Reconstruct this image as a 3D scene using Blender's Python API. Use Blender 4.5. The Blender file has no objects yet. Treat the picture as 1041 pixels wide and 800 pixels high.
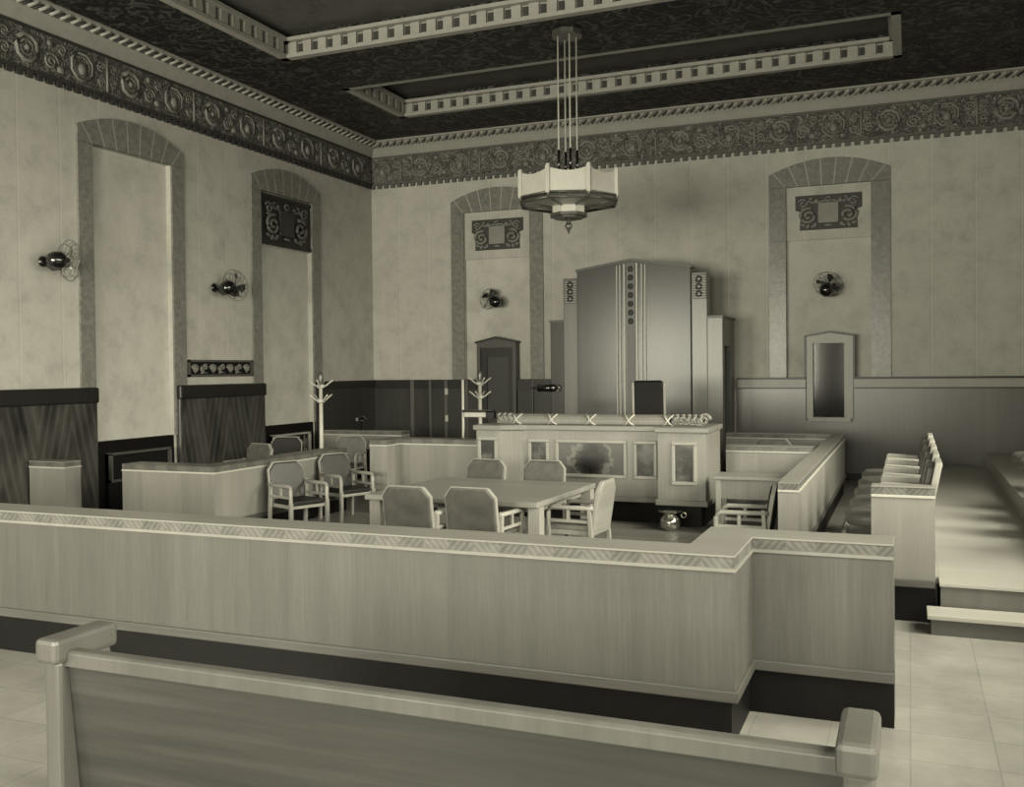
import bpy, bmesh, math, random
from mathutils import Vector, Matrix
random.seed(4)
PI = math.pi
scn = bpy.context.scene
COL = scn.collection

# ------------------------------------------------------------------ materials
def lin(s):
    s /= 255.0
    return s / 12.92 if s <= 0.04045 else ((s + 0.055) / 1.055) ** 2.4
def tone(g):                       # the print's warm monochrome
    g *= 0.88
    return (lin(g), lin(g * 0.99), lin(g * 0.95), 1)
def new_mat(name, g, rough=0.5, spec=0.4, metal=0.0):
    m = bpy.data.materials.new(name); m.use_nodes = True
    b = m.node_tree.nodes['Principled BSDF']
    b.inputs['Base Color'].default_value = tone(g)
    b.inputs['Roughness'].default_value = rough
    b.inputs['Metallic'].default_value = metal
    b.inputs['Specular IOR Level'].default_value = spec
    return m, m.node_tree.nodes, m.node_tree.links, b
def ramp(N, stops):
    r = N.new('ShaderNodeValToRGB'); e = r.color_ramp.elements
    e[0].position, e[0].color = stops[0][0], tone(stops[0][1])
    e[1].position, e[1].color = stops[-1][0], tone(stops[-1][1])
    for p, g in stops[1:-1]:
        x = e.new(p); x.color = tone(g)
    return r
def math_node(N, L, op, a, b=None, c=None):
    n = N.new('ShaderNodeMath'); n.operation = op
    for i, v in enumerate((a, b, c)):
        if v is None: continue
        if isinstance(v, (int, float)): n.inputs[i].default_value = v
        else: L.new(v, n.inputs[i])
    return n.outputs[0]
def noise(N, L, scale=(1, 1, 1), s=4, detail=5, rough=0.6, coord='Object'):
    tc = N.new('ShaderNodeTexCoord'); mp = N.new('ShaderNodeMapping')
    mp.inputs['Scale'].default_value = scale
    nz = N.new('ShaderNodeTexNoise'); nz.inputs['Scale'].default_value = s
    nz.inputs['Detail'].default_value = detail; nz.inputs['Roughness'].default_value = rough
    L.new(tc.outputs[coord], mp.inputs['Vector']); L.new(mp.outputs[0], nz.inputs['Vector'])
    return nz.outputs['Fac']
def add_bump(N, L, b, fac, strength=0.2, dist=0.01):
    bp = N.new('ShaderNodeBump'); bp.inputs['Strength'].default_value = strength
    bp.inputs['Distance'].default_value = dist
    L.new(fac, bp.inputs['Height']); L.new(bp.outputs[0], b.inputs['Normal'])
def mixc(N, L, fac, a, c, mode='MIX'):
    m = N.new('ShaderNodeMix'); m.data_type = 'RGBA'; m.blend_type = mode
    for sock, v in ((m.inputs['Factor'], fac), (m.inputs['A'], a), (m.inputs['B'], c)):
        if isinstance(v, (int, float, tuple)): sock.default_value = v
        else: L.new(v, sock)
    return m.outputs['Result']
def plain(name, g, rough=0.5, spec=0.4, metal=0.0, var=6):
    m, N, L, b = new_mat(name, g, rough, spec, metal)
    r = ramp(N, [(0.3, max(g - var, 0)), (0.7, g + var)])
    L.new(noise(N, L, s=7), r.inputs[0]); L.new(r.outputs[0], b.inputs['Base Color'])
    return m
def uv_pos(N, L):                  # u = x + y along an axis-aligned face, v = z
    g = N.new('ShaderNodeNewGeometry'); s = N.new('ShaderNodeSeparateXYZ')
    L.new(g.outputs['Position'], s.inputs[0])
    return math_node(N, L, 'ADD', s.outputs[0], s.outputs[1]), s.outputs[2], s.outputs
def wood(name, g, var=16, grain='z', fine=60, rough=0.38, band=0.0, bandw=0.33, spec=0.4):
    m, N, L, b = new_mat(name, g, rough, spec)
    sc = {'z': (1, 1, 0.05), 'x': (0.05, 1, 1), 'y': (1, 0.05, 1)}[grain]
    r = ramp(N, [(0.25, g - var), (0.5, g), (0.75, g + var)])
    f = noise(N, L, sc, fine, 4, 0.7)
    f2 = noise(N, L, sc, fine * 0.12, 3, 0.5)
    mx = math_node(N, L, 'ADD', math_node(N, L, 'MULTIPLY', f, 0.5), math_node(N, L, 'MULTIPLY', f2, 0.5))
    L.new(mx, r.inputs[0]); col = r.outputs[0]
    if band:
        u, v, _ = uv_pos(N, L)
        k = math_node(N, L, 'FLOOR', math_node(N, L, 'DIVIDE', u, bandw))
        wn = N.new('ShaderNodeTexWhiteNoise'); wn.noise_dimensions = '1D'; L.new(k, wn.inputs['W'])
        val = math_node(N, L, 'ADD', math_node(N, L, 'MULTIPLY', wn.outputs['Value'], band), 1 - band / 2)
        cmb = N.new('ShaderNodeCombineColor')
        for i in range(3): L.new(val, cmb.inputs[i])
        col = mixc(N, L, 1.0, col, cmb.outputs[0], 'MULTIPLY')
    L.new(col, b.inputs['Base Color'])
    add_bump(N, L, b, f, 0.08, 0.003)
    return m
def chevron(name, g0, g1, period=0.36, slope=0.22, freq=26, rough=0.4):
    m, N, L, b = new_mat(name, g0, rough)
    u, v, _ = uv_pos(N, L)
    fr = math_node(N, L, 'FRACT', math_node(N, L, 'DIVIDE', u, period))
    tri = math_node(N, L, 'ABSOLUTE', math_node(N, L, 'SUBTRACT', fr, 0.5))
    ph = math_node(N, L, 'ADD', math_node(N, L, 'MULTIPLY', tri, period * 1.0), math_node(N, L, 'MULTIPLY', v, 0.9))
    nz = noise(N, L, s=3, detail=3)
    ph = math_node(N, L, 'ADD', math_node(N, L, 'MULTIPLY', ph, freq * 5), math_node(N, L, 'MULTIPLY', nz, 5))
    si = math_node(N, L, 'SINE', ph)
    side = math_node(N, L, 'GREATER_THAN', fr, 0.5)
    f = math_node(N, L, 'ADD', math_node(N, L, 'MULTIPLY', si, 0.13), math_node(N, L, 'MULTIPLY', side, 0.16))
    f = math_node(N, L, 'ADD', f, math_node(N, L, 'MULTIPLY', noise(N, L, s=14), 0.7))
    r = ramp(N, [(0.1, g0), (0.85, g1)])
    L.new(f, r.inputs[0]); L.new(r.outputs[0], b.inputs['Base Color'])
    return m
def plaster(name, g, groove=True):
    m, N, L, b = new_mat(name, g, 0.75, 0.25)
    r = ramp(N, [(0.27, g - 24), (0.5, g), (0.73, g + 12)])
    f = noise(N, L, s=2.3, detail=10, rough=0.72)
    L.new(f, r.inputs[0]); col = r.outputs[0]
    if groove:
        u, v, _ = uv_pos(N, L)
        wob = math_node(N, L, 'MULTIPLY', noise(N, L, (1, 1, 0.02), 0.6), 0.001)
        fr = math_node(N, L, 'FRACT', math_node(N, L, 'DIVIDE', math_node(N, L, 'ADD', u, wob), 0.755))
        a = math_node(N, L, 'LESS_THAN', fr, 0.022)
        d = math_node(N, L, 'GREATER_THAN', fr, 0.965)
        col = mixc(N, L, math_node(N, L, 'MULTIPLY', a, 0.26), col, tone(min(g + 50, 250)))
        col = mixc(N, L, math_node(N, L, 'MULTIPLY', d, 0.15), col, tone(g - 60))
    L.new(col, b.inputs['Base Color']); add_bump(N, L, b, f, 0.15, 0.02)
    return m
def stone(name, g, rough=0.55):
    m, N, L, b = new_mat(name, g, rough, 0.4)
    r = ramp(N, [(0.3, g - 26), (0.5, g), (0.72, g + 24)])
    f = noise(N, L, s=14, detail=8, rough=0.75)
    L.new(f, r.inputs[0]); L.new(r.outputs[0], b.inputs['Base Color']); add_bump(N, L, b, f, 0.3, 0.01)
    return m
def carved(name, g0, g1, s=9, pos0=0.42, pos1=0.62, depth=0.05):
    m, N, L, b = new_mat(name, g0, 0.6)
    f = noise(N, L, s=s, detail=4, rough=0.6)
    tc = N.new('ShaderNodeTexCoord'); vo = N.new('ShaderNodeTexVoronoi'); vo.feature = 'F1'
    vo.inputs['Scale'].default_value = s * 0.8
    wv = N.new('ShaderNodeVectorMath'); wv.operation = 'ADD'
    nt = N.new('ShaderNodeTexNoise'); nt.inputs['Scale'].default_value = s * 0.5
    L.new(tc.outputs['Object'], nt.inputs['Vector'])
    L.new(tc.outputs['Object'], wv.inputs[0]); L.new(nt.outputs['Color'], wv.inputs[1]); L.new(wv.outputs[0], vo.inputs['Vector'])
    si = math_node(N, L, 'SINE', math_node(N, L, 'MULTIPLY', vo.outputs['Distance'], 16))
    h = math_node(N, L, 'ADD', math_node(N, L, 'MULTIPLY', si, 0.22), f)
    r = ramp(N, [(pos0, g0), (pos1 + 0.12, g1)])
    L.new(h, r.inputs[0]); L.new(r.outputs[0], b.inputs['Base Color']); add_bump(N, L, b, h, 0.7, depth)
    return m
def burl(name, g0, g1):
    m, N, L, b = new_mat(name, g0, 0.3)
    f = noise(N, L, (1, 1, 1), 2.6, 8, 0.7)
    r = ramp(N, [(0.4, g0), (0.5, (g0 + g1) // 2 - 12), (0.62, g1), (0.72, g0 + 12)])
    L.new(f, r.inputs[0]); L.new(r.outputs[0], b.inputs['Base Color'])
    return m
def burl_centre(name):
    m, N, L, b = new_mat(name, 40, 0.3)
    tc = N.new('ShaderNodeTexCoord'); sp = N.new('ShaderNodeSeparateXYZ'); L.new(tc.outputs['Object'], sp.inputs[0])
    ax = math_node(N, L, 'ABSOLUTE', sp.outputs[0]); az = math_node(N, L, 'ABSOLUTE', math_node(N, L, 'SUBTRACT', sp.outputs[2], 0.9))
    d = math_node(N, L, 'ADD', math_node(N, L, 'MULTIPLY', ax, 1.5), math_node(N, L, 'MULTIPLY', az, 0.9))
    f = math_node(N, L, 'ADD', d, math_node(N, L, 'MULTIPLY', noise(N, L, s=7, detail=7, rough=0.7), 0.9))
    r = ramp(N, [(0.66, 18), (0.85, 60), (0.97, 130), (1.0, 84), ]); L.new(f, r.inputs[0]); L.new(r.outputs[0], b.inputs['Base Color'])
    return m
def vfig_wood(name, g0, g1, period=1.22):
    m, N, L, b = new_mat(name, g0, 0.35)
    u, v, _ = uv_pos(N, L)
    fr = math_node(N, L, 'FRACT', math_node(N, L, 'DIVIDE', u, period))
    tri = math_node(N, L, 'MULTIPLY', math_node(N, L, 'ABSOLUTE', math_node(N, L, 'SUBTRACT', fr, 0.5)), 2)
    ph = math_node(N, L, 'ADD', math_node(N, L, 'MULTIPLY', tri, 2.6), v)
    nz = noise(N, L, (1, 1, 0.4), 2.5, 4)
    si = math_node(N, L, 'SINE', math_node(N, L, 'MULTIPLY', ph, 5.2))
    f = math_node(N, L, 'ADD', math_node(N, L, 'MULTIPLY', math_node(N, L, 'POWER', math_node(N, L, 'ABSOLUTE', si), 5.0), 0.17), nz)
    r = ramp(N, [(0.35, g0), (0.75, g1)])
    L.new(f, r.inputs[0]); L.new(r.outputs[0], b.inputs['Base Color'])
    return m
def floor_mat(name, g):
    m, N, L, b = new_mat(name, g, 0.2, 0.5)
    br = N.new('ShaderNodeTexBrick'); tc = N.new('ShaderNodeTexCoord')
    br.inputs['Scale'].default_value = 1.0; br.inputs['Mortar Size'].default_value = 0.004
    br.inputs['Brick Width'].default_value = 0.45; br.inputs['Row Height'].default_value = 0.45; br.offset = 0
    br.inputs['Color1'].default_value = tone(g - 6); br.inputs['Color2'].default_value = tone(g + 8)
    br.inputs['Mortar'].default_value = tone(g - 30)
    L.new(tc.outputs['Object'], br.inputs['Vector'])
    r = ramp(N, [(0.25, g - 24), (0.75, 235)])
    L.new(noise(N, L, s=1.6, detail=8, rough=0.65), r.inputs[0])
    c = mixc(N, L, 0.3, br.outputs['Color'], r.outputs[0])
    L.new(c, b.inputs['Base Color'])
    return m
M = dict(
    wall=plaster('wall_plaster', 196), niche=plaster('niche_plaster', 204, False),
    stone=stone('arch_stone', 132, 0.24), mortar=plain('mortar', 176, 0.8),
    frieze=carved('frieze_relief', 78, 148, 8), relief=plain('relief_plaster', 134, 0.55), fringe=plain('fringe_tooth', 98, 0.7),
    soffit=carved('soffit_leafwork', 16, 98, 3.6, 0.5, 0.8, 0.06), cornice=plain('cornice_plaster', 168, 0.6),
    darktooth=plain('dark_tooth', 60, 0.7), coffer=plaster('coffer_plaster', 96, False), gap=plain('shadow_paint', 40, 0.8),
    rail=wood('rail_veneer', 92, 14, 'z', 60, band=0.14), inlay=plain('pale_inlay_strip', 142, 0.4), prail=wood('pale_rail_veneer', 146, 13, 'z', 60, band=0.2), railh=wood('rail_moulding_wood', 92, 18, 'x', 40),
    cap=chevron('chevron_veneer', 76, 134), trim=plain('pale_inlay', 200, 0.4),
    captop=wood('cap_top_wood', 150, 12, 'x', 30, 0.3), black=plain('black_plinth', 14, 0.5, 0.2, var=3),
    dwood=wood('dark_wainscot', 56, 14, 'z', 30, band=0.3, bandw=0.6), dcap=wood('dark_cap_wood', 34, 7, 'z', 20),
    vwood=vfig_wood('matched_veneer', 32, 84), lwain=wood('pale_wainscot', 96, 12, 'z', 16, 0.3, band=0.28, bandw=0.85, spec=0.6),
    oak=wood('oak', 164, 16, 'z', 34), oakh=wood('oak_level', 150, 20, 'x', 30), bench=wood('bench_oak', 142, 18, 'z', 30),
    benchh=wood('bench_oak_level', 138, 24, 'x', 24),
    burl=burl('burl_veneer', 22, 110), burlc=burl_centre('burl_centre_veneer'), cushion=plain('jury_cushion_leather', 104, 0.45, 0.4, var=10), reredos=wood('backdrop_veneer', 54, 12, 'z', 18, 0.25, band=0.08, bandw=0.6, spec=0.42),
    rside=wood('backdrop_side_veneer', 108, 12, 'z', 20, 0.28, spec=0.5), leather=plain('tan_leather', 94, 0.45, 0.4, var=12),
    dleather=plain('dark_leather', 34, 0.55, 0.25, var=4), mleather=plain('brown_leather', 56, 0.38, 0.5, var=8),
    metal=plain('black_enamel', 22, 0.15, 0.9, var=2), wire=plain('cage_wire', 90, 0.4, 0.4, 0.3),
    dblade=plain('dark_fan_blade', 46, 0.3, 0.5, 0.2), blade=plain('fan_blade', 160, 0.3, 0.5, 0.4), chrome=plain('polished_nickel', 205, 0.18, 0.5, 0.9),
    glass=plain('milk_glass', 212, 0.3, 0.5), bronze=plain('bronze_frame', 104, 0.35, 0.5, 0.5),
    rod=plain('pale_rod', 205, 0.35), floor=floor_mat('polished_floor', 150), wellfloor=wood('well_floor_wood', 138, 30, 'x', 5, 0.3), step=wood('step_wood', 186, 12, 'x', 20),
    dstep=wood('riser_wood', 92, 10, 'x', 20), door=wood('door_wood', 62, 8, 'z', 20), pane=plain('dark_glass', 20, 0.08, 0.6, var=2),
    doorframe=wood('door_frame_wood', 84, 12, 'z', 20), lframe=wood('pale_frame_wood', 168, 10, 'z', 20),
    gold=plain('gilt_relief', 104, 0.4), darkpanel=plain('dark_panel', 34, 0.4), plaque=plain('plaque_ground', 62, 0.6),
    pew=wood('pew_oak', 66, 30, 'x', 9), pewend=wood('pew_end_oak', 96, 16, 'z', 12), bookc=plain('dark_cloth', 30, 0.6),
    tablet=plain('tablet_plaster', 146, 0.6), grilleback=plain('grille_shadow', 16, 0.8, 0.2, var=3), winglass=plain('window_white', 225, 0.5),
)

# ------------------------------------------------------------------ mesh builder
class B:
    def __init__(s, xf=None):
        s.bm = bmesh.new(); s.xf = xf; s.mi = 0
    def _v(s, p):
        if s.xf: p = s.xf(*p)
        return s.bm.verts.new(p)
    def _f(s, vs, smooth=False):
        try:
            f = s.bm.faces.new(vs); f.material_index = s.mi; f.smooth = smooth
        except ValueError: pass
    def box(s, x0, x1, y0, y1, z0, z1):
        v = [s._v(p) for p in ((x0,y0,z0),(x1,y0,z0),(x1,y1,z0),(x0,y1,z0),(x0,y0,z1),(x1,y0,z1),(x1,y1,z1),(x0,y1,z1))]
        for q in ((0,3,2,1),(4,5,6,7),(0,1,5,4),(1,2,6,5),(2,3,7,6),(3,0,4,7)): s._f([v[i] for i in q])
        return s
    def prism(s, pts, a0, a1, axis='z'):
        def P(p, a):
            return {'z': (p[0], p[1], a), 'y': (p[0], a, p[1]), 'x': (a, p[0], p[1])}[axis]
        lo = [s._v(P(p, a0)) for p in pts]; hi = [s._v(P(p, a1)) for p in pts]
        s._f(lo[::-1]); s._f(hi)
        n = len(pts)
        for i in range(n): s._f([lo[i], lo[(i+1) % n], hi[(i+1) % n], hi[i]])
        return s
    def tube(s, path, r, n=8, closed=False, r2=None, flat=1.0):
        path = [Vector(p) for p in path]; m = len(path); rings = []
        for i, p in enumerate(path):
            a = path[i-1] if (i or closed) else p
            c = path[(i+1) % m] if (i < m-1 or closed) else p
            t = (c - a).normalized()
            ref = Vector((0,0,1)) if abs(t.z) < 0.9 else Vector((1,0,0))
            e1 = t.cross(ref).normalized(); e2 = t.cross(e1)
            rr = r if r2 is None else r + (r2 - r) * i / (m-1)
            rings.append([s._v(tuple(p + (e1*math.cos(2*PI*k/n)*flat + e2*math.sin(2*PI*k/n)) * rr)) for k in range(n)])
        for i in range(m if closed else m-1):
            A, C = rings[i], rings[(i+1) % m]
            for k in range(n): s._f([A[k], A[(k+1)%n], C[(k+1)%n], C[k]], True)
        if not closed: s._f(rings[0][::-1]); s._f(rings[-1])
        return s
    def lathe(s, prof, c=(0,0,0), n=20, mat=None):
        rings = []
        for r, z in prof:
            ring = []
            for k in range(n):
                p = Vector((r*math.cos(2*PI*k/n), r*math.sin(2*PI*k/n), z))
                if mat: p = mat @ p
                ring.append(s._v(tuple(p + Vector(c))))
            rings.append(ring)
        for A, C in zip(rings, rings[1:]):
            for k in range(n): s._f([A[k], A[(k+1)%n], C[(k+1)%n], C[k]], True)
        s._f(rings[0][::-1]); s._f(rings[-1])
        return s
    def ring(s, cu, cv, r, w, tr, n=24, nn=6, rot=0):   # ring in the x-z plane
        s.tube([(cu + r*math.cos(2*PI*k/n + rot), w, cv + r*math.sin(2*PI*k/n + rot)) for k in range(n)], tr, nn, True); return s
    def spiral(s, cu, cv, r, w, tr, turns=1.6, flip=1, a0=0):
        K = int(16*turns)
        s.tube([(cu + flip*r*(1-0.85*i/K)*math.cos(a0+turns*2*PI*i/K), w, cv + r*(1-0.85*i/K)*math.sin(a0+turns*2*PI*i/K)) for i in range(K+1)], tr, 6); return s
    def blob(s, c, rx, ry, rz, n=8):
        prof = [(math.sin(PI*i/6), -math.cos(PI*i/6)) for i in range(1, 6)]
        rings = []
        for r, z in prof:
            rings.append([s._v((c[0]+rx*r*math.cos(2*PI*k/n), c[1]+ry*r*math.sin(2*PI*k/n), c[2]+rz*z)) for k in range(n)])
        for A, C in zip(rings, rings[1:]):
            for k in range(n): s._f([A[k], A[(k+1)%n], C[(k+1)%n], C[k]], True)
        s._f(rings[0][::-1]); s._f(rings[-1]); return s
    def done(s, name, mats, parent=None, bevel=0, loc=None, **props):
        bmesh.ops.recalc_face_normals(s.bm, faces=s.bm.faces)
        me = bpy.data.meshes.new(name); s.bm.to_mesh(me); s.bm.free()
        for m in (mats if isinstance(mats, (list, tuple)) else [mats]): me.materials.append(M[m])
        o = bpy.data.objects.new(name, me); COL.objects.link(o)
        if parent: o.parent = parent
        if loc: o.location = loc
        if bevel:
            bv = o.modifiers.new('bevel', 'BEVEL'); bv.width = bevel; bv.segments = 2; bv.limit_method = 'ANGLE'
        for k, v in props.items(): o[k] = v
        return o
def thing(name, label, cat, loc=(0,0,0), rz=0, group=None):
    o = bpy.data.objects.new(name, None); o.empty_display_size = 0.1; COL.objects.link(o)
    o.location = loc; o.rotation_euler = (0, 0, rz); o['label'] = label; o['category'] = cat
    if group: o['group'] = group
    return o
def struct(o): o['kind'] = 'structure'; return o
def copy_thing(root, loc, rz, label, group=None):
    def rec(o, par):
        c = o.copy(); COL.objects.link(c)
        if par: c.parent = par
        for ch in kids.get(o.name, []): rec(ch, c)
        return c
    kids = {}
    for o in bpy.data.objects:
        if o.parent: kids.setdefault(o.parent.name, []).append(o)
    r = rec(root, None); r.location = loc; r.rotation_euler = (0, 0, rz); r['label'] = label
    if group: r['group'] = group
    return r
def LW(u, w, v): return (-11.65 + w, u, v)      # left wall plane: u along y, w out of the wall
def BW(u, w, v): return (u, 20 - w, v)          # back wall plane: u along x
XR, YR, ZC = 3.6, -3.0, 7.5

# ------------------------------------------------------------------ setting
b = B().box(-12, XR+0.3, YR-0.3, 6.5, -0.2, 0); b.box(-0.31, XR+0.3, 6.5, 20.4, -0.2, 0)
b.mi = 1; b.box(-12, -0.31, 6.5, 20.4, -0.2, 0); struct(b.done('floor', ['floor', 'wellfloor']))
def wall_with_niches(xf, name, a, b_, niches, sill, boards):
    b = B(xf)
    cur = a
    for (n0, n1) in niches:
        b.box(cur, n0, -0.35, 0, 0, 7.6); b.box(n0, n1, -0.35, 0, 5.75, 7.6)
        b.mi = 1; b.box(n0, n1, -0.35, -0.10, sill, 4.7); b.mi = 0
        if (n0, n1) in boards: b.box(n0, n1, -0.35, -0.05, 4.7, 5.75)
        else: b.mi = 1; b.box(n0, n1, -0.35, -0.10, 4.7, 5.75)
        b.mi = 2; b.box(n0, n1, -0.35, -0.01, 0, sill); b.mi = 0
        cur = n1
    b.box(cur, b_, -0.35, 0, 0, 7.6)
    return struct(b.done(name, ['wall', 'niche', 'black']))
wall_with_niches(LW, 'wall_left', YR, 20, [(2.9, 4.65), (7.1, 8.85), (11.49, 13.24), (15.71, 17.47)], 1.15, [(15.71, 17.47)])
wall_with_niches(BW, 'wall_back', -11.65, XR, [(-9.27, -7.68), (-2.25, -0.67)], 1.9, [(-9.27, -7.68), (-2.25, -0.67)])
# right wall and rear wall with tall window openings
b = B(); ws = [(-1.5, 0.5), (2.6, 4.6), (6.7, 8.7), (10.8, 12.8)]
cur = YR
for y0, y1 in ws:
    b.box(XR, XR+0.3, cur, y0, 0, 7.6); b.box(XR, XR+0.3, y0, y1, 0, 2.1); b.box(XR, XR+0.3, y0, y1, 6.0, 7.6); cur = y1
b.box(XR, XR+0.3, cur, 20, 0, 7.6); struct(b.done('wall_right', 'wall'))
b = B(); xs = [(-11.3, -8.2), (-6.6, -3.8), (-2.2, 0.4)]; cur = -11.65
for x0, x1 in xs:
    b.box(cur, x0, YR-0.3, YR, 0, 7.6); b.box(x0, x1, YR-0.3, YR, 0, 1.0); b.box(x0, x1, YR-0.3, YR, 4.4, 7.6); cur = x1
b.box(cur, XR, YR-0.3, YR, 0, 7.6); struct(b.done('wall_rear', 'wall'))
n = 0
for y0, y1 in ws:
    n += 1; w = B()
    w.box(XR+0.1, XR+0.2, y0, y0+0.08, 2.1, 6); w.box(XR+0.1, XR+0.2, y1-0.08, y1, 2.1, 6)
    for z in (2.1, 3.4, 4.7, 5.92): w.box(XR+0.1, XR+0.2, y0, y1, z, z+0.08)
    w.box(XR+0.1, XR+0.2, (y0+y1)/2-0.03, (y0+y1)/2+0.03, 2.1, 6)
    struct(w.done('window_%d' % n, 'oak'))
for x0, x1 in xs:
    n += 1; w = B()
    w.box(x0, x0+0.08, YR-0.2, YR-0.1, 1.0, 4.4); w.box(x1-0.08, x1, YR-0.2, YR-0.1, 1.0, 4.4)
    for z in (1.0, 2.1, 3.2, 4.32): w.box(x0, x1, YR-0.2, YR-0.1, z, z+0.08)
    w.box((x0+x1)/2-0.03, (x0+x1)/2+0.03, YR-0.2, YR-0.1, 1.0, 4.4)
    struct(w.done('window_%d' % n, 'oak'))

# ceiling: soffit beams around coffers
cofs = [(15.8, 18.15), (10.6, 14.0), (5.4, 8.8), (0.2, 3.6)]
cx0, cx1 = -9.82, -0.1
b = B(); cur = YR
for y0, y1 in sorted(cofs):
    b.box(-11.65, XR, cur, y0, 7.5, 8.4); b.box(-11.65, cx0, y0, y1, 7.5, 8.4); b.box(cx1, XR, y0, y1, 7.5, 8.4); cur = y1
b.box(-11.65, XR, cur, 20.35, 7.5, 8.4)
b.mi = 1
for y0, y1 in cofs: b.box(cx0+0.01, cx1-0.01, y0+0.01, y1-0.01, 7.93, 8.3)
struct(b.done('ceiling', ['soffit', 'coffer']))
k = 0
for y0, y1 in cofs:                                  # dentilled frames round each coffer
    k += 1; b = B(); e = 0.14
    b.box(cx0, cx1, y1-e, y1, 7.5, 7.56); b.box(cx0, cx1, y0, y0+e, 7.5, 7.56)
    b.box(cx0, cx0+e, y0, y1, 7.5, 7.56); b.box(cx1-e, cx1, y0, y1, 7.5, 7.56)
    b.box(cx0, cx1, y1-0.05, y1, 7.56, 7.78); b.box(cx0, cx1, y0, y0+0.05, 7.56, 7.78)
    b.box(cx0, cx0+0.05, y0, y1, 7.56, 7.78); b.box(cx1-0.05, cx1, y0, y1, 7.56, 7.78)
    b.box(cx0, cx1, y1-0.2, y1, 7.76, 7.82); b.box(cx0, cx1, y0, y0+0.2, 7.76, 7.82)
    b.box(cx0, cx0+0.2, y0, y1, 7.76, 7.82); b.box(cx1-0.2, cx1, y0, y1, 7.76, 7.82)
    nx = int((cx1-cx0)/0.29)
    for i in range(nx):
        x = cx0 + 0.15 + i*0.29
        b.box(x, x+0.16, y1-0.10, y1-0.04, 7.57, 7.76); b.box(x, x+0.16, y0+0.04, y0+0.14, 7.57, 7.76)
    ny = int((y1-y0)/0.29)
    for i in range(ny):
        y = y0 + 0.12 + i*0.29
        b.box(cx0+0.04, cx0+0.14, y, y+0.16, 7.57, 7.76); b.box(cx1-0.14, cx1-0.04, y, y+0.16, 7.57, 7.76)
    b.mi = 1
    for i in range(nx):
        x = cx0 + 0.31 + i*0.29
        b.box(x+0.02, x+0.11, y1-0.075, y1-0.055, 7.60, 7.73); b.box(x+0.02, x+0.11, y0+0.055, y0+0.075, 7.60, 7.73)
    struct(b.done('trim_%d' % k, ['cornice', 'darktooth']))

def long_trims(xf, a, b_, k, fringe):
    # frieze board, dark dentil fringe, picture line
    b = B(xf); b.box(a, b_, 0, 0.05, 6.56, 7.18); b.mi = 1
    b.box(a, b_, 0, 0.08, 6.535, 6.575); b.box(a, b_, 0.0, 0.07, 7.15, 7.19)
    i = 0; u = a
    while u < b_ - 0.1:
        b.box(u, u+0.10, 0, 0.06, 6.46, 6.54); u += 0.175
    struct(b.done('trim_%d' % k, ['frieze', fringe]))
    # relief medallions
    b = B(xf); u = a + 0.3; i = 0; v = 6.87
    while u < b_ - 0.2:
        t = i % 4
        if t == 0:
            b.ring(u, v, 0.215, 0.055, 0.022, 8, 6, PI/8); b.blob((u, 0.05, v-0.04), 0.08, 0.05, 0.10); b.ring(u, v, 0.15, 0.05, 0.012, 14)
        elif t == 2:
            b.ring(u, v, 0.19, 0.05, 0.035, 10, 6); b.ring(u, v, 0.11, 0.05, 0.016, 12); b.blob((u, 0.05, v), 0.05, 0.04, 0.05)
        elif t == 1:
            b.tube([(u, 0.055, 6.62), (u, 0.055, 7.10)], 0.022, 6); b.spiral(u-0.12, v+0.1, 0.09, 0.05, 0.016); b.spiral(u+0.12, v-0.1, 0.09, 0.05, 0.016, flip=-1)
            b.spiral(u+0.12, v+0.12, 0.08, 0.05, 0.014, flip=-1); b.spiral(u-0.12, v-0.12, 0.08, 0.05, 0.014)
        else:
            b.spiral(u-0.08, v-0.08, 0.13, 0.05, 0.02, 1.8); b.spiral(u+0.12, v+0.13, 0.09, 0.05, 0.016, flip=-1)
            b.blob((u+0.1, 0.05, v-0.16), 0.07, 0.03, 0.06); b.blob((u-0.1, 0.05, v+0.18), 0.05, 0.03, 0.05)
        u += 0.50; i += 1
    struct(b.done('trim_%d' % (k+1), 'relief'))
    # cove cornice with egg course
    b = B(xf)
    prof = [(0, 7.19), (0.05, 7.19), (0.08, 7.23), (0.15, 7.33), (0.20, 7.38), (0.22, 7.38), (0.22, 7.40), (0.26, 7.42), (0.33, 7.46), (0.38, 7.47), (0.38, 7.52), (0, 7.52)]
    b.prism(prof, a, b_, 'x')
    u = a + 0.1
    while u < b_ - 0.1:
        b.tube([(u-0.05, 0.235, 7.385), (u+0.02, 0.285, 7.43), (u+0.06, 0.335, 7.462)], 0.030, 6, flat=1.3); u += 0.19
    b.mi = 1; u = a + 0.195
    while u < b_ - 0.1:
        b.tube([(u-0.045, 0.23, 7.385), (u+0.055, 0.32, 7.452)], 0.020, 5); u += 0.19
    struct(b.done('trim_%d' % (k+2), ['cornice', 'darktooth']))
long_trims(LW, YR, 19.99, 5, 'darktooth')
long_trims(BW, -11.64, XR, 8, 'fringe')

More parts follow.
